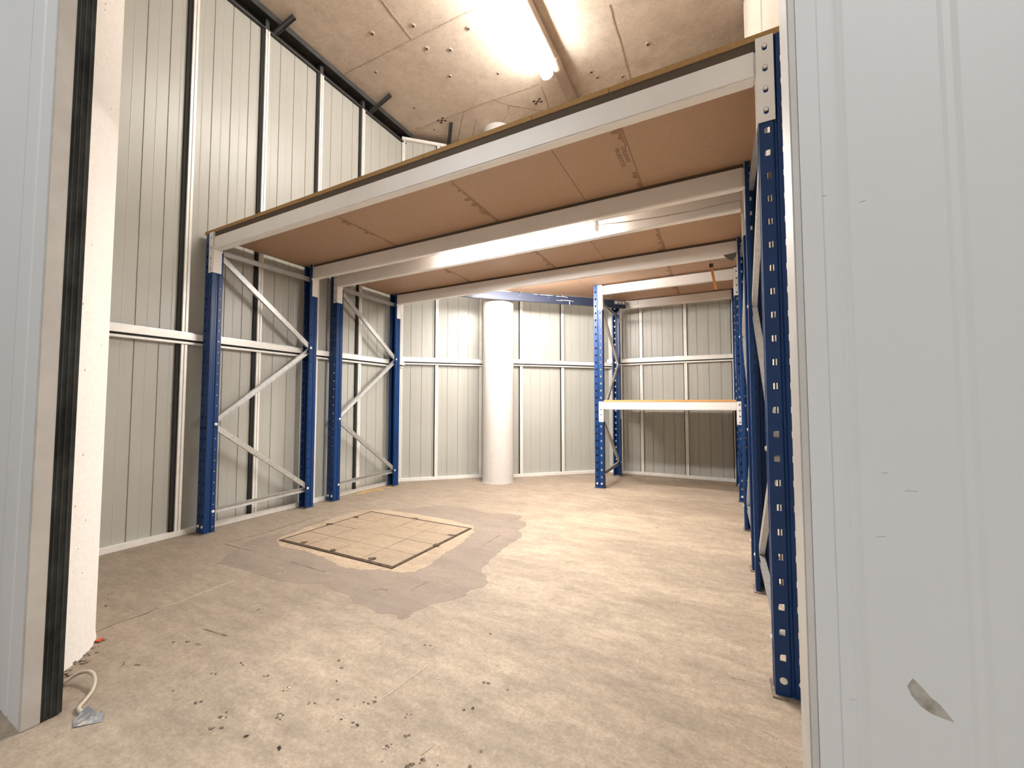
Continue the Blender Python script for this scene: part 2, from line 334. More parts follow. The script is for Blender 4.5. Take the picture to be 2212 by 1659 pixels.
# ------------------------------------------------------------------ setting: panel walls
def ribbed(width, z0, z1, pitch=0.125, thick=0.035, groove=0.006, first=None):
    """panel: u along x from 0, visible face at y = 0 looking to -y, grooves recessed, fold lines proud"""
    us = [(0, 0.004), (0.003, 0)]
    x = pitch if first is None else first; k = 0
    while x < width - 0.02:
        us += [(x-0.0035, 0), (x-0.001, groove), (x+0.001, groove), (x+0.0035, 0)]
        h = x + pitch/2
        if h < width - 0.02: us += [(h-0.004, 0), (h, -0.0009), (h+0.004, 0)]
        x += pitch
    h = (pitch if first is None else first)/2
    if h < width - 0.02: us = us[:2] + [(h-0.004, 0), (h, -0.0009), (h+0.004, 0)] + us[2:]
    us += [(width-0.003, 0), (width, 0.004)]
    prof = us + [(width, thick), (0, thick)]
    mb = MB(); n = len(prof)
    mb.add([(u, v, z0) for u, v in prof] + [(u, v, z1) for u, v in prof],
           [(i, (i+1) % n, (i+1) % n + n, i + n) for i in range(n)] + [tuple(range(n))[::-1], tuple(range(n, 2*n))])
    return mb
PANEL_CACHE = {}
def panel_mesh(width, z0, z1, mat, pitch=0.125):
    key = (round(width, 3), z0, z1, mat, pitch)
    if key not in PANEL_CACHE: PANEL_CACHE[key] = ribbed(width, z0, z1, pitch).mesh('wall_panel', mat)
    return PANEL_CACHE[key]
PROFILE_CACHE = {}
def profile_mesh(proud, z0, z1, w=0.034):
    """vertical joint profile standing proud: two narrow nosings with a slit between, on one web"""
    key = (proud, z0, z1, w)
    if key not in PROFILE_CACHE:
        mb = MB(); h = w/2
        prof = [(-h, 0.0), (-h, -proud), (-0.003, -proud), (-0.003, -proud+0.008), (0.003, -proud+0.008), (0.003, -proud), (h, -proud), (h, 0.0)]
        n = len(prof)
        mb.add([(u, v, z0) for u, v in prof] + [(u, v, z1) for u, v in prof],
               [(i, (i+1) % n, (i+1) % n + n, i + n) for i in range(n)] + [tuple(range(n))[::-1], tuple(range(n, 2*n))])
        PROFILE_CACHE[key] = mb.mesh('joint_profile', 'zinc')
    return PROFILE_CACHE[key]

SHADE_CACHE = {}
def make_wall(name, label, a, b, joints, z1, proud, rail_z, pitch=0.125, side_shade=0.0, mat='wall', bottom=True, upper_frame=False):
    """wall whose visible face runs from plan point a to b with the room on its -v side; joints = distances of the vertical profiles"""
    a, b = Vector(a), Vector(b); L = (b-a).length; ang = math.atan2(b.y-a.y, b.x-a.x)
    w = MB().box(0, L, 0.036, 0.09, 0, z1).build(name, mat, loc=(a.x, a.y, 0)); w.rotation_euler = (0, 0, ang)
    tag(w, label, kind='structure')
    cuts = [0.0] + [j for j in joints if 0.03 < j < L-0.03] + [L]
    for u0, u1 in zip(cuts[:-1], cuts[1:]):
        link('wall_panel', panel_mesh(u1-u0-0.004, 0.002, z1-0.002, mat, pitch), w, (u0+0.002, 0, 0))
    for j in joints:
        if side_shade and 0.0 < j < L-0.05: link('profile_shade', SHADE_CACHE.setdefault((side_shade, z1), MB().box(-0.019-side_shade, -0.0172, -proud*0.55, 0.0, 0.03, z1).mesh('profile_shade', 'side_shade')), w, (j, 0, 0))  # black strip paints the unlit side of each profile
        if -0.01 <= j <= L+0.01: link('joint_profile', profile_mesh(proud, 0.03, z1), w, (min(max(j, 0.018), L-0.018), 0, 0))
    if bottom:
        MB().box(0, L, -proud-0.004, 0.0, 0.0, 0.036).build('base_track', 'zinc', w, bevel=0.002)
    if rail_z:
        r = MB()
        r.sweep([(-proud-0.006, 0.0), (-proud-0.028, 0.0), (-proud-0.028, -0.044), (-proud-0.022, -0.044), (-proud-0.022, -0.012), (-proud-0.006, -0.006)], (0, 0, rail_z-0.010), (L, 0, rail_z-0.010), (0, 1, 0), (0, 0, 1))
        r.build('mid_rail', 'zinc', w)
        MB().box(0, L, -proud-0.010, -0.002, rail_z-0.009, rail_z).build('rail_lip', 'galv', w)
        MB().box(0, L, -proud-0.016, -0.002, rail_z-0.083, rail_z-0.068).build('rail_lip', 'zinc', w, bevel=0.003)
        MB().box(0, L, -proud-0.004, 0.0, rail_z-0.068, rail_z-0.009).build('rail_web', 'darksteel', w)
    if upper_frame:
        MB().box(0, L, -proud-0.006, 0.0, z1-0.035, z1).build('head_track', 'zinc', w, bevel=0.002)
    return w

# left wall: the room lies on its +x side, so it runs from near to far with the face turned to +x
XW = -3.268
wl = make_wall('wall_left', 'tall grey ribbed panel wall on the left', (XW, 0.10), (XW, 3.53), [0.30, 0.795, 1.303, 1.802, 2.310, 2.806], 3.945, 0.030, 1.372, side_shade=0.022)
# make_wall's visible side is -v (right of travel a->b), which is +x here
Bk1, Bk2 = Vector((-3.24, 3.499)), Vector((-2.565, 4.14))
d1 = (Bk2-Bk1).normalized(); n1 = Vector((-d1.y, d1.x))
f1a = Bk1 + n1*0.034 - d1*0.02; f1b = f1a + d1*0.985
wf1 = make_wall('wall_back_left', 'angled back wall of grey ribbed panels between left wall and column', f1a, f1b, [0.02, 0.425, 0.95], 4.01, 0.030, 1.414, side_shade=0.007, upper_frame=True)
Ck1, Ck2 = Vector((-2.219, 4.32)), Vector((-1.25, 5.25))
d2 = (Ck2-Ck1).normalized(); n2 = Vector((-d2.y, d2.x))
f2a = Ck1 + n2*0.034 - d2*0.06; f2b = f2a + d2*1.40
wf2 = make_wall('wall_back_center', 'angled back wall of grey ribbed panels right of the column', f2a, f2b, [0.165, 0.71, 1.24], 4.01, 0.030, 1.418, side_shade=0.007, upper_frame=True)
wb = make_wall('wall_back', 'grey ribbed panel wall behind the shelf bay', (-1.30, 5.245), (0.96, 5.245), [0.165, 0.42, 0.932, 1.44, 1.95], 4.01, 0.030, 1.45, side_shade=0.007, upper_frame=True)
# dark gap above the left wall: recessed upstand, channel under the soffit and the stubs of the profiles
t = MB().box(XW-0.09, XW-0.05, 0.0, 3.60, 3.945, CEIL).build('trim_1', 'darksteel'); tag(t, 'dark steel closure above the left wall panels', kind='structure')
MB().box(XW-0.05, XW+0.075, 0.0, 3.60, CEIL-0.018, CEIL).build('channel_flange', 'darksteel', t)
MB().box(XW+0.069, XW+0.075, 0.0, 3.60, CEIL-0.05, CEIL-0.018).build('channel_lip', 'darksteel', t)
MB().box(XW-0.05, XW+0.028, 0.0, 3.56, 3.945, 3.957).build('channel_flange', 'darksteel', t)
for y in (0.895, 1.403, 1.902, 2.410, 2.906):
    MB().box(XW-0.02, XW+0.02, y-0.016, y+0.016, 3.957, CEIL-0.018).build('profile_stub', 'darksteel', t)
def hanger(p, q, w, parent):
    p, q = Vector(p), Vector(q); d = (q-p).normalized(); s = d.cross(Vector((0,0,1))).normalized(); u = s.cross(d)
    MB().sweep([(-w, 0), (w, 0), (w, -w*1.2), (w-0.004, -w*1.2), (w-0.004, -0.004), (-w+0.004, -0.004), (-w+0.004, -w*1.2), (-w, -w*1.2)], p, q, s, u).build('hanger_strut', 'darksteel', parent)
hanger((XW+0.03, 1.95, 3.965), (-3.06, 2.0, CEIL-0.004), 0.018, t)
hanger((XW+0.03, 2.985, 3.975), (-2.97, 3.0, CEIL-0.004), 0.018, t)
t2 = MB().prism([tuple(f1a+n1*0.09), tuple(f1a+d1*2.6+n1*0.09), tuple(f1a+d1*2.6+n1*0.13), tuple(f1a+n1*0.13)], 3.9, CEIL).build('trim_2', 'darksteel'); tag(t2, 'dark closure above the angled back wall', kind='structure')
hanger((-2.862, 3.86, 4.005), (-2.66, 3.63, CEIL-0.004), 0.02, t2)
# right wall: face turned to -x
wr = make_wall('wall_right', 'pale panel wall on the right behind the racking', (0.232, 3.60), (0.232, 0.44), [0.03, 1.2, 1.86, 2.55], 4.07, 0.006, None, pitch=5.0, mat='cream')
w = MB().box(0.24, 0.96, 3.60, 3.65, 0, CEIL).build('wall_right_return', 'cream'); tag(w, 'return of the right wall', kind='structure')
w = MB().box(0.96, 1.0, 3.60, 5.34, 0, CEIL).build('wall_right_rear', 'wall'); tag(w, 'right wall of the rear bay', kind='structure')

# front partition with the doorway: left and right leaf of insulated panel
FY = 0.395
def front_leaf(name, label, x0, x1, side):
    """side=+1: jamb at x1 (left leaf), side=-1: jamb at x0 (right leaf)"""
    L = x1-x0
    w = MB().box(x0 + (0.0 if side > 0 else 0.02), x1 - (0.02 if side > 0 else 0.0), FY+0.006, FY+0.033, 0.012, CEIL).build(name, 'outer'); tag(w, label, kind='structure')
    # ribbed face sheet
    us = []; k = 0; ribs = []
    base = x1-0.112 if side > 0 else x0+0.031
    i = 0
    while True:
        u = base - 0.0625*2*i if side > 0 else base + 0.064*i
        if not (x0+0.01 < u < x1-0.005) or (side > 0 and i > 1): break
        ribs.append((u, i % 2 == 0 if side < 0 else True)); i += 1
    prof = [(x0, 0.0)]
    for u, deep in sorted(ribs):
        if side > 0: prof += [(u-0.0022, 0), (u-0.0018, 0.0055), (u+0.0018, 0.0055), (u+0.0022, 0)] if u < base-0.05 else [(u-0.016, 0), (u-0.004, 0.003), (u, 0.003)] + [(u+0.004, 0)]
        else: prof += [(u-0.0055, 0), (u-0.002, 0.0012), (u+0.002, 0.0012), (u+0.0055, 0)] if not deep else [(u-0.0035, 0), (u-0.0015, 0.0006), (u+0.0005, 0.0002), (u+0.0022, 0.0009), (u+0.0045, 0)]
    prof += [(x1, 0.0), (x1, 0.006), (x0, 0.006)]
    mb = MB(); n = len(prof)
    mb.add([(u, FY+v, 0.0) for u, v in prof] + [(u, FY+v, CEIL) for u, v in prof], [(i,(i+1)%n,(i+1)%n+n,i+n) for i in range(n)] + [tuple(range(n))[::-1], tuple(range(n,2*n))])
    mb.build('face_sheet', 'outer', w)
    return w
wfl = front_leaf('wall_front_left', 'light grey door panel leaf at the left edge of the doorway', -3.9, -1.700, 1)
MB().box(-1.714, -1.698, FY-0.0015, FY+0.036, 0.0, CEIL).build('edge_flashing', 'outer_side', wfl, bevel=0.0015)
s = MB().box(-1.76, -1.7005, FY+0.036, FY+0.078, 0.004, CEIL).build('brush_seal', 'seal', wfl)
for yy in (0.043, 0.055, 0.068):
    MB().cyl((-1.6995, FY+yy, 0.004), (-1.6995, FY+yy, CEIL-0.01), 0.0022, 8).build('seal_bead', 'seal', s)
wfr = front_leaf('wall_front_right', 'light grey panel leaf filling the right side of the view', 0.057, 3.0, -1)
MB().box(0.0555, 0.0615, FY-0.0015, FY+0.040, 0.0, CEIL).build('edge_flashing', 'outer_side', wfr, bevel=0.001)
MB().box(0.0615, 0.075, FY-0.0012, FY, 0.0, CEIL).build('flashing_return', 'outer', wfr)
def on_front(name, mat, pts, d=0.0002):
    n = len(pts); mb = MB()
    mb.add([(x, FY-d, z) for x, z in pts] + [(x, FY+0.0005, z) for x, z in pts], [tuple(range(n)), tuple(range(n,2*n))[::-1]] + [(i,(i+1)%n,(i+1)%n+n,i+n) for i in range(n)])
    return mb.build(name, mat, wfr)
on_front('scuff_mark', 'scuff', [(0.114,0.688),(0.117,0.694),(0.121,0.690),(0.126,0.684),(0.131,0.680),(0.1375,0.671),(0.131,0.672),(0.126,0.673),(0.121,0.676),(0.116,0.682)])
for x, z, l in ((0.1063,0.838,0.003),(0.103,0.791,0.004),(0.1205,0.826,0.005),(0.0652,0.917,0.0012),(0.083,0.668,0.003),(0.1,1.045,0.003),(0.075,1.055,0.005)):
    on_front('scratch', 'grime', [(x-l*0.7,z),(x+l*0.7,z+0.0004),(x+l*0.7,z+0.0008),(x-l*0.5,z+0.0006)])
# corridor outside the doorway (behind the camera)
w = MB().box(-5.0, 4.0, -2.4, -2.3, 0, CEIL).build('wall_rear', 'hall'); tag(w, 'far wall of the corridor', kind='structure')
w = MB().box(-5.0, -4.9, -2.3, 0.4, 0, CEIL).build('wall_corridor_left', 'hall'); tag(w, 'left end of the corridor', kind='structure')
w = MB().box(2.9, 3.0, -2.3, FY, 0, CEIL).build('wall_corridor_right', 'hall'); tag(w, 'right end of the corridor', kind='structure')

# ------------------------------------------------------------------ tube lights
def tube_light(loc, rz, L, mat, label, standoff=0.0, wide=1.0):
    t = thing('tube_light', loc, label, 'light', 'linear tube lights', rz)
    h = L/2
    MB().sweep([(-0.032, 0), (0.032, 0), (0.028, -0.022), (-0.028, -0.022)], (-h, 0, 0), (h, 0, 0), (0, 1, 0), (0, 0, 1)).build('housing', 'fitting', t, bevel=0.002)
    prof = [(-0.040, -0.006)] + [(0.045*math.cos(a), -0.030 + 0.036*math.sin(a)) for a in [math.pi + i*math.pi/12 for i in range(13)]] + [(0.040, -0.006)]
    prof = [(y*wide, z*wide) for y, z in prof]
    d = MB().sweep(prof, (-h+0.012, 0, -0.004), (h-0.012, 0, -0.004), (0, 1, 0), (0, 0, 1)).build('diffuser', mat, t, smooth=False)
    for s in (-1, 1):
        MB().sweep([(y*1.03, z*1.02) for y, z in prof], (s*h - s*0.012, 0, -0.004), (s*h, 0, -0.004), (0, 1, 0), (0, 0, 1)).build('end_cap', 'fitting', t, bevel=0.002)
    if standoff:
        for s in (-0.6, 0.6): MB().box(s*h-0.02, s*h+0.02, -0.02, 0.02, 0, standoff).build('hanger_bracket', 'galv', t)
    return t
tube_light((-1.372, 2.53, CEIL-0.100), math.pi/2, 1.70, 'lamp_upper', 'lit tube light on the concrete ceiling beside the pipe', 0.100, 1.2)
tube_light((-1.255, 2.41, 2.020), 0.0, 1.20, 'lamp_under', 'lit tube light in the gap between two white beams below the deck', 0.058)
tube_light((-1.60, 3.475, 2.100), 0.0, 1.20, 'lamp_back', 'lit tube light hidden behind the rear white beam', 0.044)
tube_light((1.40, -1.80, CEIL-0.012), 0.0, 1.50, 'lamp_hall', 'lit tube light on the corridor ceiling behind the light grey panel leaf', 0.012)
tube_light((-2.40, -1.95, CEIL-0.012), 0.0, 1.50, 'lamp_hall', 'added tube light on the corridor ceiling that brightens the left door panel', 0.012)  # fixture added to go with the left fill lamp
p = thing('ceiling_pipe', (-1.295, 0, 0), 'grey pipe running along the ceiling right beside the tube light', 'pipe')
MB().cyl((0, 0.6, CEIL-0.05), (0, 5.15, CEIL-0.05), 0.048, 24).build('pipe_run', 'pipe', p, smooth=True)
MB().cyl((0, 3.30, CEIL-0.05), (0, 3.42, CEIL-0.05), 0.053, 24).build('coupling', 'pipe', p)
for y in (1.2, 2.7, 4.4):
    MB().box(-0.055, 0.055, y-0.012, y+0.012, CEIL-0.008, CEIL).build('pipe_clip', 'galv', p)

# ------------------------------------------------------------------ columns
c = thing('concrete_column', (-2.268, 4.035, 0), 'white round column standing against the angled back wall', 'column')
def column_shaft(r, n, z1, base_flare, clip=None):
    prof = [(r+base_flare, 0), (r+base_flare*0.4, 0.012), (r, 0.03)] + [(r, z1*k/8) for k in range(1, 9)]
    mb = MB(); vs = []
    for rr, z in prof:
        for i in range(n):
            a = 2*math.pi*i/n; x, y = rr*math.cos(a), rr*math.sin(a)
            if clip is not None and y < clip: y = clip
            vs.append((x, y, z))
    m = len(prof)
    fs = [(k*n+i, k*n+(i+1)%n, (k+1)*n+(i+1)%n, (k+1)*n+i) for k in range(m-1) for i in range(n)]
    return mb.add(vs, fs + [tuple(range(n))[::-1], tuple(range((m-1)*n, m*n))])
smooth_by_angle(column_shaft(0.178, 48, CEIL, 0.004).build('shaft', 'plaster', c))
MB().box(-0.205, -0.16, -0.13, -0.10, CEIL-0.085, CEIL-0.055).build('bracket_tab', 'fitting', c)
c2 = thing('concrete_column', (-2.239, 0.35, 0), 'white rough plastered column just inside the left door panel', 'column')
smooth_by_angle(column_shaft(0.34, 72, CEIL, 0.003, clip=FY+0.080-0.35).build('shaft', 'plaster_lit', c2))
mb = MB()
for k in range(60):
    z = random.uniform(0.06, 2.6); a = random.uniform(0.1, 1.4); r = 0.3405; s = random.uniform(0.0012, 0.003)
    px, py = r*math.cos(a), r*math.sin(a); tx, ty = -math.sin(a), math.cos(a)
    mb.add([(px+tx*s, py+ty*s, z), (px, py, z+s*1.5), (px-tx*s, py-ty*s, z), (px, py, z-s*1.2)], [(0,1,2,3)])
tag(mb.build('plaster_pit', 'dot', c2), kind='stuff')
mb = MB()
for k in range(46):
    a = random.uniform(0.05, 1.15); r = random.uniform(0.335, 0.385); x, y = r*math.cos(a), r*math.sin(a)
    s = random.uniform(0.004, 0.010)
    blob(mb, x, y, s, -0.001, s*random.uniform(0.4, 0.8), 7)
tag(mb.build('mortar_crumb', 'floor', c2), kind='stuff')

# ------------------------------------------------------------------ pallet racking: uprights
PITCH = 0.075
def hole_cell(mb, f, u0, u1, z0, z1, cu, cz, ru, rz, dshape=0):
    um, zm = cu, cz
    outer = [(u1, zm), (u1, z1), (um, z1), (u0, z1), (u0, zm), (u0, z0), (um, z0), (u1, z0)]
    k = 0.80
    inner = [(cu+ru, cz), (cu+ru*k, cz+rz*k), (cu, cz+rz), (cu-ru*k, cz+rz*k), (cu-ru, cz), (cu-ru*k, cz-rz*k), (cu, cz-rz), (cu+ru*k, cz-rz*k)]
    if dshape: inner[3] = (cu-ru, cz+rz); inner[5] = (cu-ru, cz-rz); inner[7] = (cu+ru, cz-rz*0.95)
    vs = [f(u, z) for u, z in outer] + [f(u, z) for u, z in inner]
    mb.add(vs, [(i, (i+1) % 8, (i+1) % 8 + 8, i + 8) for i in range(8)])
W2, DEP = 0.045, 0.066
def upright_mesh(H):
    mb = MB(); q = lambda *p: mb.add(p, [(0,1,2,3)])
    nrow = int(H/PITCH); zs = [i*PITCH for i in range(nrow)] + [H]
    for s in (-1, 1):
        f = lambda u, z, s=s: (s*u, 0.0, z)
        g = lambda u, z, s=s: (s*W2, u, z)
        for i in range(nrow):
            z0, z1 = zs[i], zs[i+1]
            cz = z0 + PITCH/2 if i else 0.045
            if i == 0:
                q(f(0.007, z0), f(W2, z0), f(W2, z1), f(0.007, z1))
            else: hole_cell(mb, f, 0.007, W2, z0, z1, 0.024, cz, 0.0078, 0.0100, 1)
            hole_cell(mb, g, 0.042, DEP, z0, z1, 0.054, (z0+z1)/2, 0.0048, 0.0048)
            q(g(0.0, z0), g(0.022, z0), g(0.022, z1), g(0.0, z1))
            r0, r1 = (s*W2, 0.022), (s*(W2-0.006), 0.027); r2, r3 = (s*(W2-0.006), 0.037), (s*W2, 0.042)
            for (xa, ya), (xb, yb) in ((r0, r1), (r1, r2), (r2, r3)):
                q((xa, ya, z0), (xb, yb, z0), (xb, yb, z1), (xa, ya, z1))
            q((s*W2, DEP, z0), (s*(W2-0.016), DEP, z0), (s*(W2-0.016), DEP, z1), (s*W2, DEP, z1))
            q((s*0.007, 0, z0), (s*0.003, 0.006, z0), (s*0.003, 0.006, z1), (s*0.007, 0, z1))
            if s > 0: q((-0.003, 0.006, z0), (0.003, 0.006, z0), (0.003, 0.006, z1), (-0.003, 0.006, z1))
    me = bpy.data.meshes.new('upright'); me.from_pydata(mb.v, [], mb.f)
    bm = bmesh.new(); bm.from_mesh(me)
    bmesh.ops.remove_doubles(bm, verts=bm.verts, dist=1e-5)
    bm.to_mesh(me); bm.free(); me.materials.append(M['blue'])
    return me
def bolt_mesh(r=0.007, h=0.006):
    mb = MB(); mb.cyl((0,0,0), (0,0,h*0.35), r*1.45, 12); mb.cyl((0,0,h*0.35), (0,0,h), r, 6)
    return mb.mesh('bolt', 'zinc')
BOLT = bolt_mesh()
UP = {2.075: upright_mesh(2.075), 2.137: upright_mesh(2.137)}
PLATE_ME = MB().box(-0.055, 0.055, -0.014, 0.078, 0.0, 0.005).mesh('base_plate', 'baseplate')
CH = [(-0.018, 0.011), (-0.018, -0.011), (-0.0155, -0.011), (-0.0155, 0.0085), (0.0155, 0.0085), (0.0155, -0.011), (0.018, -0.011), (0.018, 0.011)]
def brace_mesh(name, y0, z0, y1, z1, open_side):
    a, b = Vector((0, y0, z0)), Vector((0, y1, z1)); d = (b-a).normalized()
    side = Vector((0, -d.z, d.y)); up = Vector((-open_side, 0, 0))
    return MB().sweep(CH, a, b, side, up).mesh(name, 'galv')
def upright_frame(xc, yf, yr, H, label, sgn):
    """frame in the plane x = xc, webs facing outward at yf (front) and yr (rear); sgn = side from which the bracing channels are seen open"""
    t = thing('upright_frame', (xc, yf, 0), label, 'rack frame', 'blue racking upright frames'); D = yr-yf
    for y, rz in ((0.0, 0.0), (D, math.pi)):
        u = link('upright', UP[H], t, (0, y, 0.005), (0, 0, rz))
        sol = u.modifiers.new('sheet', 'SOLIDIFY'); sol.thickness = 0.0022; sol.offset = 0.0
        link('base_plate', PLATE_ME, u, (0, 0, -0.005))
        for x in (-0.024, 0.024): link('bolt', BOLT, u, (x, 0, 0.045), (math.pi/2, 0, 0))
        zs = (0.145, 0.742, 1.955) if rz == 0 else (0.17, 1.36, 1.955)
        for z in zs:
            for s in (-1, 1): link('bolt', BOLT, u, (s*W2, 0.053, z-0.005), (0, s*math.pi/2, 0))
    ya, yb = 0.045, D-0.045
    link('horizontal_brace', brace_mesh('horizontal_brace', ya, 0.145, yb, 0.160, sgn), t, (sgn*0.020, 0, 0))
    link('horizontal_brace', brace_mesh('horizontal_brace', ya, 1.955, yb, 1.955, sgn), t, (sgn*0.020, 0, 0))
    link('diagonal_brace', brace_mesh('diagonal_brace', yb, 0.18, ya, 0.735, -sgn), t, (sgn*0.020, 0, 0))
    link('diagonal_brace', brace_mesh('diagonal_brace', ya, 0.75, yb, 1.345, sgn), t, (sgn*0.020, 0, 0))
    link('diagonal_brace', brace_mesh('diagonal_brace', yb, 1.365, ya, 1.935, -sgn), t, (sgn*0.020, 0, 0))
    return t
XL, XR, XC = -3.160, 0.174, -1.142
Y1, Y2, Y3, Y4, Y5, Y6 = 1.498, 2.319, 2.523, 3.345, 4.190, 5.055
upright_frame(XL, Y1, Y2, 2.075, 'blue perforated frame with zigzag braces at the left wall, nearest the doorway', 1)
upright_frame(XL, Y3, Y4, 2.075, 'blue perforated frame at the left wall next to the angled back wall', 1)
upright_frame(XR, Y1, Y2, 2.075, 'dark blue perforated frame right beside the light grey panel leaf, largest in view', -1)
upright_frame(XR, Y3, Y4, 2.075, 'blue perforated frame on the right side, second behind the light grey panel leaf', -1)
upright_frame(XR, Y5, Y6, 2.137, 'blue perforated frame carrying the right end of the low shelf', -1)
upright_frame(XC, Y5, Y6, 2.137, 'bright blue perforated frame out on the floor carrying the left end of the low shelf', 1)

# ------------------------------------------------------------------ beams
def connector(parent, s, front, H, drop, depth):
    """s = +1: plate at the +x end. local frame: x = 0 at the post face, web front at y = 0, z = 0 at beam top. front=-1 web looks to -y"""
    c = MB()
    sd = -s
    c.box(min(0, sd*0.004), max(0, sd*0.004), 0.0 if front < 0 else -depth-0.004, depth+0.004 if front < 0 else 0.0, -drop, H)
    o = c.build('end_connector', 'white', parent, bevel=0.0012)
    # hooked plate lapping over the web of the post
    mb = MB(); yf = -0.004 if front < 0 else 0.001
    x_in, x_out = sd*0.004, s*0.045
    u0, u1 = min(x_in, x_out), max(x_in, x_out)
    cu = s*0.021; zs = [-drop, -drop+0.062, -drop+0.137, -drop+0.212, H]
    f = lambda u, z: (u, yf, z)
    tot = drop + H; rows = [-drop + tot*k/4 for k in range(5)]
    for k in range(4): hole_cell(mb, f, u0, u1, rows[k], rows[k+1], cu, (rows[k]+rows[k+1])/2, 0.0075, 0.0125, 0)
    me = bpy.data.meshes.new('hook_plate'); me.from_pydata(mb.v, [], mb.f)
    bm = bmesh.new(); bm.from_mesh(me); bmesh.ops.remove_doubles(bm, verts=bm.verts, dist=1e-5); bmesh.ops.recalc_face_normals(bm, faces=bm.faces)
    bm.to_mesh(me); bm.free(); me.materials.append(M['white'])
    hp = link('hook_plate', me, o); hp.modifiers.new('sheet', 'SOLIDIFY').thickness = 0.003; hp.modifiers['sheet'].offset = 0.0
    for k in range(4):
        z = (rows[k]+rows[k+1])/2; yy = yf + (0.0005 if front < 0 else -0.0005)
        MB().box(cu-0.0055, cu+0.0055, yy-0.0035, yy+0.0035, z-0.001, z+0.010).build('hook', 'white', o, bevel=0.001)
    return o
def beam(xa, xb, yweb, ztop, front, label, H=0.030, drop=0.255, depth=0.050, hgt=0.092, mat='white', group='white rack beams'):
    """box beam between the inner post faces xa..xb; yweb = outer face of the webs it hangs on"""
    t = thing('rack_beam', ((xa+xb)/2, yweb, ztop), label, 'beam', group)
    L = (xb-xa)/2 - 0.004
    y0, y1 = (0.003, 0.003+depth) if front < 0 else (-0.003-depth, -0.003)
    MB().box(-L, L, y0, y1, -hgt, 0).build('box_section', mat, t, bevel=0.005)
    if H > 0.01: MB().box(-L, L, y0+0.004, y1-0.004, 0.0, H+0.0005).build('gap_shade_strip', 'gap_shade', t)  # dark strip added in the gap: paints its shade and stops light leaking
    for s in (-1, 1):
        c = connector(t, s, front, H, drop, depth)
        c.location = (s*(xb-xa)/2, 0, 0)
    return t
xl, xr, xc = XL+W2+0.001, XR-W2-0.001, XC+W2+0.001
beam(xl, xr, Y1, 2.050, -1, 'long white beam across the front edge of the deck, nearest the camera')
b2 = beam(xl, xr, Y2, 2.064, 1, 'long white beam under the deck just in front of the lit tube light', H=0.0161, hgt=0.102)
b3 = beam(xl, xr, Y3, 2.064, -1, 'long white beam under the deck just behind the lit tube light', H=0.0161, hgt=0.102)
b4 = beam(xl, xr, Y4, 2.064, 1, 'long white beam at the rear of the deck with bolt pairs at its left', H=0.0161, hgt=0.102)
for x in (-2.666, -2.606, -2.384, -2.288):
    link('bolt', BOLT, b4, (x - b4.location.x, -0.0535, -0.026), (math.pi/2, 0, 0))
beam(xc, xr, Y5, 2.128, -1, 'short white beam high at the front of the shelf bay', H=0.006)
b6 = beam(xc, xr, Y6, 2.135, 1, 'short white beam high at the back of the shelf bay', H=0.002)
beam(xc, xr, Y5, 0.896, -1, 'short white beam below the front edge of the low shelf', H=0.006, drop=0.205, hgt=0.076)
beam(xc, xr, Y6, 0.896, 1, 'short white beam below the back edge of the low shelf', H=0.006, drop=0.205, hgt=0.076)
# splice plates
def slotted_plate(L, w):
    mb = MB(); k = 3; us = [-L/2 + L*i/k for i in range(k+1)]
    f = lambda u, z: (u, 0.0, z)
    for i in range(k): hole_cell(mb, f, us[i], us[i+1], -w/2, w/2, (us[i]+us[i+1])/2, 0, 0.011, 0.006)
    me = bpy.data.meshes.new('splice_plate'); me.from_pydata(mb.v, [], mb.f)
    bm = bmesh.new(); bm.from_mesh(me); bmesh.ops.remove_doubles(bm, verts=bm.verts, dist=1e-5); bmesh.ops.recalc_face_normals(bm, faces=bm.faces)
    bm.to_mesh(me); bm.free(); me.materials.append(M['galv']); return me
SPL = slotted_plate(0.14, 0.042)
b6x = b6.location.x
s = link('splice_plate', SPL, b6, (-0.935 - b6x, -0.0585, -0.030)); s.modifiers.new('sheet', 'SOLIDIFY').thickness = 0.004
for dx in (-0.047, 0.047): link('bolt', BOLT, s, (dx, -0.004, 0), (math.pi/2, 0, 0))
# blue diagonal beam from the rear white beam to the shelf bay
A, B = Vector((-2.50, 3.392)), Vector((-1.150, 4.712+0.0))
P0, P1 = Vector((-2.162, 3.817)), Vector((-1.327, 4.600)); dd = (P1-P0).normalized(); nn = Vector((-dd.y, dd.x))
A = P0 - dd*0.60; B = P0 + dd*1.60
t = thing('diagonal_beam', (A.x, A.y, 2.12), 'scratched navy blue beam running diagonally behind the deck to the shelf bay', 'beam', rz=math.atan2(dd.y, dd.x))
LB = (B-A).length
MB().box(0, LB, 0.0, 0.032, -0.092, 0.0).build('box_section', 'navy', t, bevel=0.004)
for u0, v, l, h in ((1.02,-.006,.05,.003),(1.10,-.005,.16,.004),(1.30,-.008,.12,.004),(1.42,-.012,.02,.006),(1.36,-.048,.10,.006),(1.30,-.055,.07,.004),(1.44,-.05,.05,.005),(1.46,-.060,.008,.034),(1.50,-.052,.012,.008),(0.86,-.03,.006,.005),(1.20,-.03,.01,.003)):
    mb = MB(); n = max(2, int(l/0.012))
    for k in range(n):
        a, b = u0+l*k/n, u0+l*(k+1)/n; hh = h*random.uniform(0.4, 1.2)
        mb.box(a, b, -0.0008, 0.0005, v-hh, v)
    mb.build('paint_scrape', 'fitting', t)
s = link('splice_plate', SPL, t, (LB-0.085, -0.0045, -0.030)); s.modifiers.new('sheet', 'SOLIDIFY').thickness = 0.004
for dx in (-0.047, 0.0, 0.047): link('bolt', BOLT, s, (dx, -0.004, 0), (math.pi/2, 0, 0))

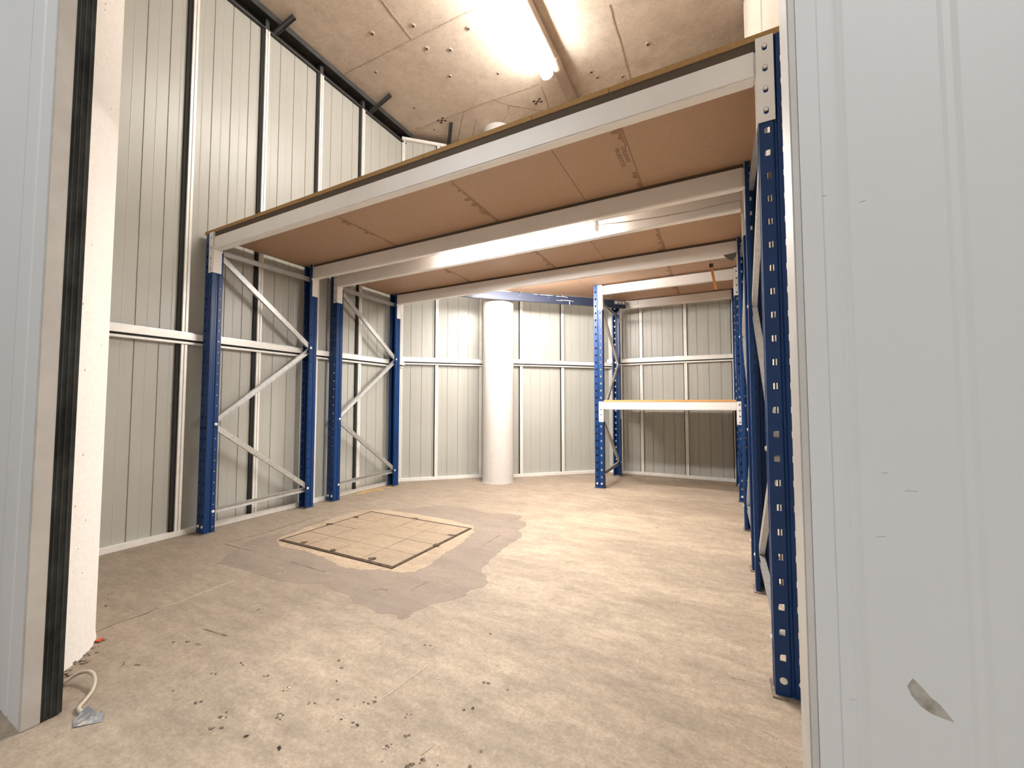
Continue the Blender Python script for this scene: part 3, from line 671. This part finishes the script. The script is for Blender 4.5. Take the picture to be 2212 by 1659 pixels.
# ------------------------------------------------------------------ deck boards
ZD = 2.081
def board(poly, z0, th, label, group, name='deck_board', mat='board'):
    cx = sum(p[0] for p in poly)/len(poly); cy = sum(p[1] for p in poly)/len(poly)
    mb = MB(); mb.prism([(x-cx, y-cy) for x, y in poly], 0, th)
    o = mb.build(name, mat, loc=(cx, cy, z0))
    o.data.materials.append(M['edge'])
    for p in o.data.polygons:
        if abs(p.normal.z) < 0.5: p.material_index = 1
    return tag(o, label, 'board', group)
def stamp_marks(o, x, y0, y1, right, text=False):
    """inked print along the seam, on the underside of board o (world coordinates)"""
    L = o.location; mb = MB(); y = y0
    while y < y1:
        h = random.uniform(0.02, 0.06); w = random.uniform(0.006, 0.03) if random.random() < 0.75 else 0.05
        if not (text and 0.36 < (y-y0)/(y1-y0) < 0.70):
            n = 5
            pts = [(x-0.004-L.x, y-L.y), (x-0.004-w*random.uniform(.6,1)-L.x, y+h*0.1-L.y), (x-0.004-w-L.x, y+h*0.5-L.y), (x-0.004-w*random.uniform(.5,1)-L.x, y+h*0.9-L.y), (x-0.004-L.x, y+h*0.95-L.y)]
            mb.prism(pts, -0.0006, 0.0002)
        y += h
    mb.build('ink_stamp', 'stamp', o)
    if text:
        for k, (word, dx) in enumerate((('ITALIANO', -0.032), ('PRODOTTO', -0.062))):
            cu = bpy.data.curves.new('printed_word', 'FONT'); cu.body = word; cu.size = 0.030; cu.extrude = 0.0003
            tmp = bpy.data.objects.new('printed_word', cu); C.objects.link(tmp)
            bpy.context.view_layer.update()
            me = bpy.data.meshes.new_from_object(tmp.evaluated_get(bpy.context.evaluated_depsgraph_get())); me.name = 'printed_word'
            bpy.data.objects.remove(tmp)
            me.materials.clear(); me.materials.append(M['ink'])
            w = link('printed_word', me, o, (x+dx-L.x, y0+(y1-y0)*0.385-L.y, -0.0004), (math.pi, 0, math.radians(90)))
xs1 = [-3.235, -2.150, -1.265, -0.685, -0.358, 0.205]
xs2 = [-3.235, -2.150, -1.265, -0.832, -0.358, 0.205]
names1 = ['at the far left corner', 'second from the left wall', 'narrow, left of the stamped seam', 'narrowest, with the printed stamp', 'at the right end']
names2 = ['at the left wall', 'second from the left wall', 'above the tube light', 'narrow, with faint stamp', 'at the right end']
G = 0.0012
for i in range(5):
    o = board([(xs1[i]+G, 1.500), (xs1[i+1]-G, 1.500), (xs1[i+1]-G, 2.421-G), (xs1[i]+G, 2.421-G)], ZD, 0.021, 'brown chipboard deck panel of the front row, ' + names1[i], 'chipboard deck panels')
    if i in (0, 1): stamp_marks(o, xs1[i+1]-G, 1.75, 2.26, 1)
    if i == 3: stamp_marks(o, xs1[i+1]-G, 1.60, 2.27, 1, True)
for i in range(5):
    o = board([(xs2[i]+G, 2.421+G), (xs2[i+1]-G, 2.421+G), (xs2[i+1]-G, 3.36), (xs2[i]+G, 3.36)], ZD, 0.021, 'brown chipboard deck panel of the second row, ' + names2[i], 'chipboard deck panels')
    if i in (0, 1, 3): stamp_marks(o, xs2[i+1]-G, 2.62, 3.28, 1)
# third row rests one step higher, cut along the diagonal beam
e0 = A + nn*0.06; e1 = B + nn*0.06
def diag_y(x): return e0.y + (x - e0.x)*dd.y/dd.x
ZE = 2.1445
o = board([(-2.50, 3.29), (-1.265-G, 3.29), (-1.265-G, diag_y(-1.265)), (-2.46, diag_y(-2.46))], ZE, 0.021, 'triangular chipboard panel above the navy diagonal beam', 'chipboard deck panels')
stamp_marks(o, -1.9, 3.5, 3.9, 1)
o = board([(-1.265+G, 3.29), (-0.392-G, 3.29), (-0.392-G, 5.13), (-1.10, 5.13), (-1.265+G, diag_y(-1.265))], ZE, 0.021, 'chipboard panel over the left half of the shelf bay', 'chipboard deck panels')
stamp_marks(o, -0.392-G, 3.55, 5.0, 1)
board([(-0.392+G, 3.29), (0.205, 3.29), (0.205, 5.13), (-0.392+G, 5.13)], ZE, 0.021, 'chipboard panel over the right half of the shelf bay', 'chipboard deck panels')
pk = MB().box(-2.49, 0.205, 3.295, 3.355, ZD+0.021, ZE).build('light_stop_batten', 'edge'); tag(pk, 'unseen strip added to stop light between the two deck levels above the rear beam', 'batten')  # added out of sight to close the slit against light from above
# low shelf
sb = board([(XC+W2+0.006, Y5+0.004), (XR-W2-0.006, Y5+0.004), (XR-W2-0.006, Y6-0.004), (XC+W2+0.006, Y6-0.004)], 0.897, 0.021, 'thin orange chipboard shelf resting on the low white beams', None, 'shelf_board', 'shelf')
sb.data.materials[1] = M['shelf']

# ------------------------------------------------------------------ manhole cover
mx0, mx1, my0, my1 = -2.556, -1.582, 1.662, 2.442
t = thing('manhole_cover', ((mx0+mx1)/2, (my0+my1)/2, 0), 'square recessed manhole cover with cracked concrete infill in the floor', 'manhole')
wx, wy = (mx1-mx0)/2, (my1-my0)/2
for nm, bx in (('frame_bar', (-wx, wx, -wy, -wy+0.020)), ('frame_bar', (-wx, wx, wy-0.014, wy)), ('frame_bar', (-wx, -wx+0.012, -wy+0.020, wy-0.014)), ('frame_bar', (wx-0.018, wx, -wy+0.020, wy-0.014))):
    MB().box(*bx, 0.0, 0.0055).build(nm, 'iron', t, bevel=0.001)
MB().box(-wx+0.010, wx-0.010, -wy+0.012, wy-0.012, 0.0, 0.0042).build('tray', 'slab', t)
nx = ny = 4
gx = [-wx+0.016 + (2*wx-0.032)*i/nx for i in range(nx+1)]; gy = [-wy+0.018 + (2*wy-0.036)*i/ny for i in range(ny+1)]
for i in range(nx):
    for j in range(ny):
        mid = (i in (1, 2)) and (j in (1, 2)); g = 0.0006 if mid else random.uniform(0.0015, 0.0032)
        poly = ragged([(gx[i]+g, gy[j]+g), (gx[i+1]-g, gy[j]+g), (gx[i+1]-g, gy[j+1]-g), (gx[i]+g, gy[j+1]-g)], 0.05, 0.0009)
        MB().prism(poly, 0.003, 0.0068+random.uniform(-0.0004, 0.0004)).build('infill_slab', 'slab', t)
mb = MB(); cxm, cym = (mx0+mx1)/2, (my0+my1)/2
def seg(a, b, w=0.006):
    mb = MB(); strip(mb, [a, b], w, 0.004, 0.0074, 0.002); mb.build('infill_crack', 'cut', t)
for k, (a, b) in enumerate((((gx[3],gy[0]),(gx[3],gy[2])), ((gx[2],gy[0]),(gx[2],gy[1])), ((gx[1],gy[0]),(gx[1],gy[0]+.08)), ((gx[4],gy[1]),(gx[3]-.1,gy[1])), ((gx[4],gy[2]),(gx[2]+.1,gy[2])), ((gx[4],gy[3]),(gx[2]+.05,gy[3])),
        ((gx[3],gy[4]),(gx[3],gy[2])), ((gx[2]+.12,gy[4]),(gx[2]+.12,gy[3]+.05)), ((gx[0],gy[2]),(gx[1]+.02,gy[2])), ((gx[0],gy[3]),(gx[0]+.1,gy[3])), ((gx[1],gy[0]),(gx[1]+.0,gy[2])), ((gx[0],gy[1]),(gx[0]+.06,gy[1])))):
    seg(a, b)
for x, y in SLOTS:
    m2 = MB(); lx, ly = x-cxm, y-cym; blob(m2, lx, ly, 0.024, 0.004, 0.0080, 9); m2.build('keyhole_chip', 'iron', t)

# ------------------------------------------------------------------ small things
t = thing('floor_cable', (CABLE[0][0], CABLE[0][1], 0), 'grey cable curling on the floor into a bent metal plate by the left panel', 'cable')
ox, oy = CABLE[0]
# resample to a smooth curve
pts = [Vector((x-ox, y-oy, 0)) for x, y in CABLE]
dense = []
for i in range(len(pts)-1):
    p0, p1, p2, p3 = pts[max(i-1,0)], pts[i], pts[i+1], pts[min(i+2,len(pts)-1)]
    for k in range(5):
        u = k/5; dense.append(0.5*((2*p1)+(p2-p0)*u+(2*p0-5*p1+4*p2-p3)*u*u+(3*p1-p0-3*p2+p3)*u**3))
dense.append(pts[-1]); n = len(dense)
dense = [Vector((-0.12, -0.005, 0.03))] + dense
for i, p in enumerate(dense): p.z = 0.006 + 0.024*max(0.0, math.sin(math.pi*min(1, i/(n*0.55))))**1.0
MB().tube(dense, 0.0052, 10).build('cable_run', 'cable', t, smooth=True)
px, py = -1.600-ox, 0.497-oy
mb = MB()
a, b, c_, d_ = (-0.036,-0.020), (0.000,-0.028), (0.004, 0.024), (-0.040, 0.012)
mb.add([(px-0.034,py-0.020,0.001),(px+0.006,py-0.030,0.004),(px+0.006,py+0.012,0.019),(px-0.040,py+0.012,0.020),(px+0.046,py+0.016,0.001),(px+0.010,py+0.030,0.008)],
       [(0,1,2,3),(1,4,5,2)])
o = mb.build('metal_plate', 'plate', t)
o.modifiers.new('thickness', 'SOLIDIFY').thickness = 0.002
mb = MB(); sx, sy = SCRAP[0]
mb.add([(-0.012,-0.006,0.004),(0.004,-0.012,0.008),(0.018,-0.002,0.005),(0.010,0.010,0.012),(-0.008,0.012,0.006)], [(0,1,2,3,4)])
o = mb.build('orange_scrap', 'orange', loc=(-2.085, 0.668, 0.0)); o.modifiers.new('thickness', 'SOLIDIFY').thickness = 0.003
tag(o, 'small torn orange plastic scrap on the floor beside the near column', 'scrap')
# strip of orange card hanging on a wire from the rear beam region
t = thing('hanging_strip', (-0.040, 3.9, 2.138), 'orange strip hanging on a thin wire under the deck by the right post', 'strip')
MB().tube([(-0.020,0,0.002),(-0.018,0,-0.05)], 0.0016, 6).build('wire', 'darksteel', t)
MB().sweep([(-0.011,0.002),(0.011,0.002),(0.011,-0.002),(-0.011,-0.002)], (-0.013,0.002,-0.045), (0.020,-0.005,-0.265), (1,0,0), (0,1,0)).build('card_strip', 'copper', t)
MB().box(-0.028,0.004,-0.006,0.006,-0.062,-0.030).build('clip', 'black', t, bevel=0.002)
MB().tube([(0.04,0,-0.03),(0.055,0.0,-0.09),(0.050,0,-0.14),(0.038,0,-0.165)], 0.0013, 6).build('wire', 'cable', t)
mb = MB(); mb.add([(-0.052,0,-0.002),(-0.030,0,0.0),(0.030,0,0.006),(0.030,0.004,-0.018),(0.008,0.008,-0.052),(-0.022,0.006,-0.032)], [(0,1,2,3,4,5)])
o = mb.build('cardboard_scrap', 'scrapgrey', loc=(0.088, 3.288, 1.968)); o.modifiers.new('thickness', 'SOLIDIFY').thickness = 0.004
tag(o, 'dark grey cardboard scrap stuck below the rear white beam at its right end', 'scrap')
# supply lead of the lamp under the deck
t = MB().tube([(-0.66, 2.405, 1.985), (-0.50, 2.42, 1.975), (-0.30, 2.45, 1.975), (-0.10, 2.48, 1.985), (0.05, 2.50, 2.00), (0.118, 2.512, 2.005), (0.124, 2.515, 1.93)], 0.0035, 8).build('lamp_cable', 'cable', smooth=True)
tag(t, 'thin grey cable running from the lit tube light along the beam to the right post', 'cable')
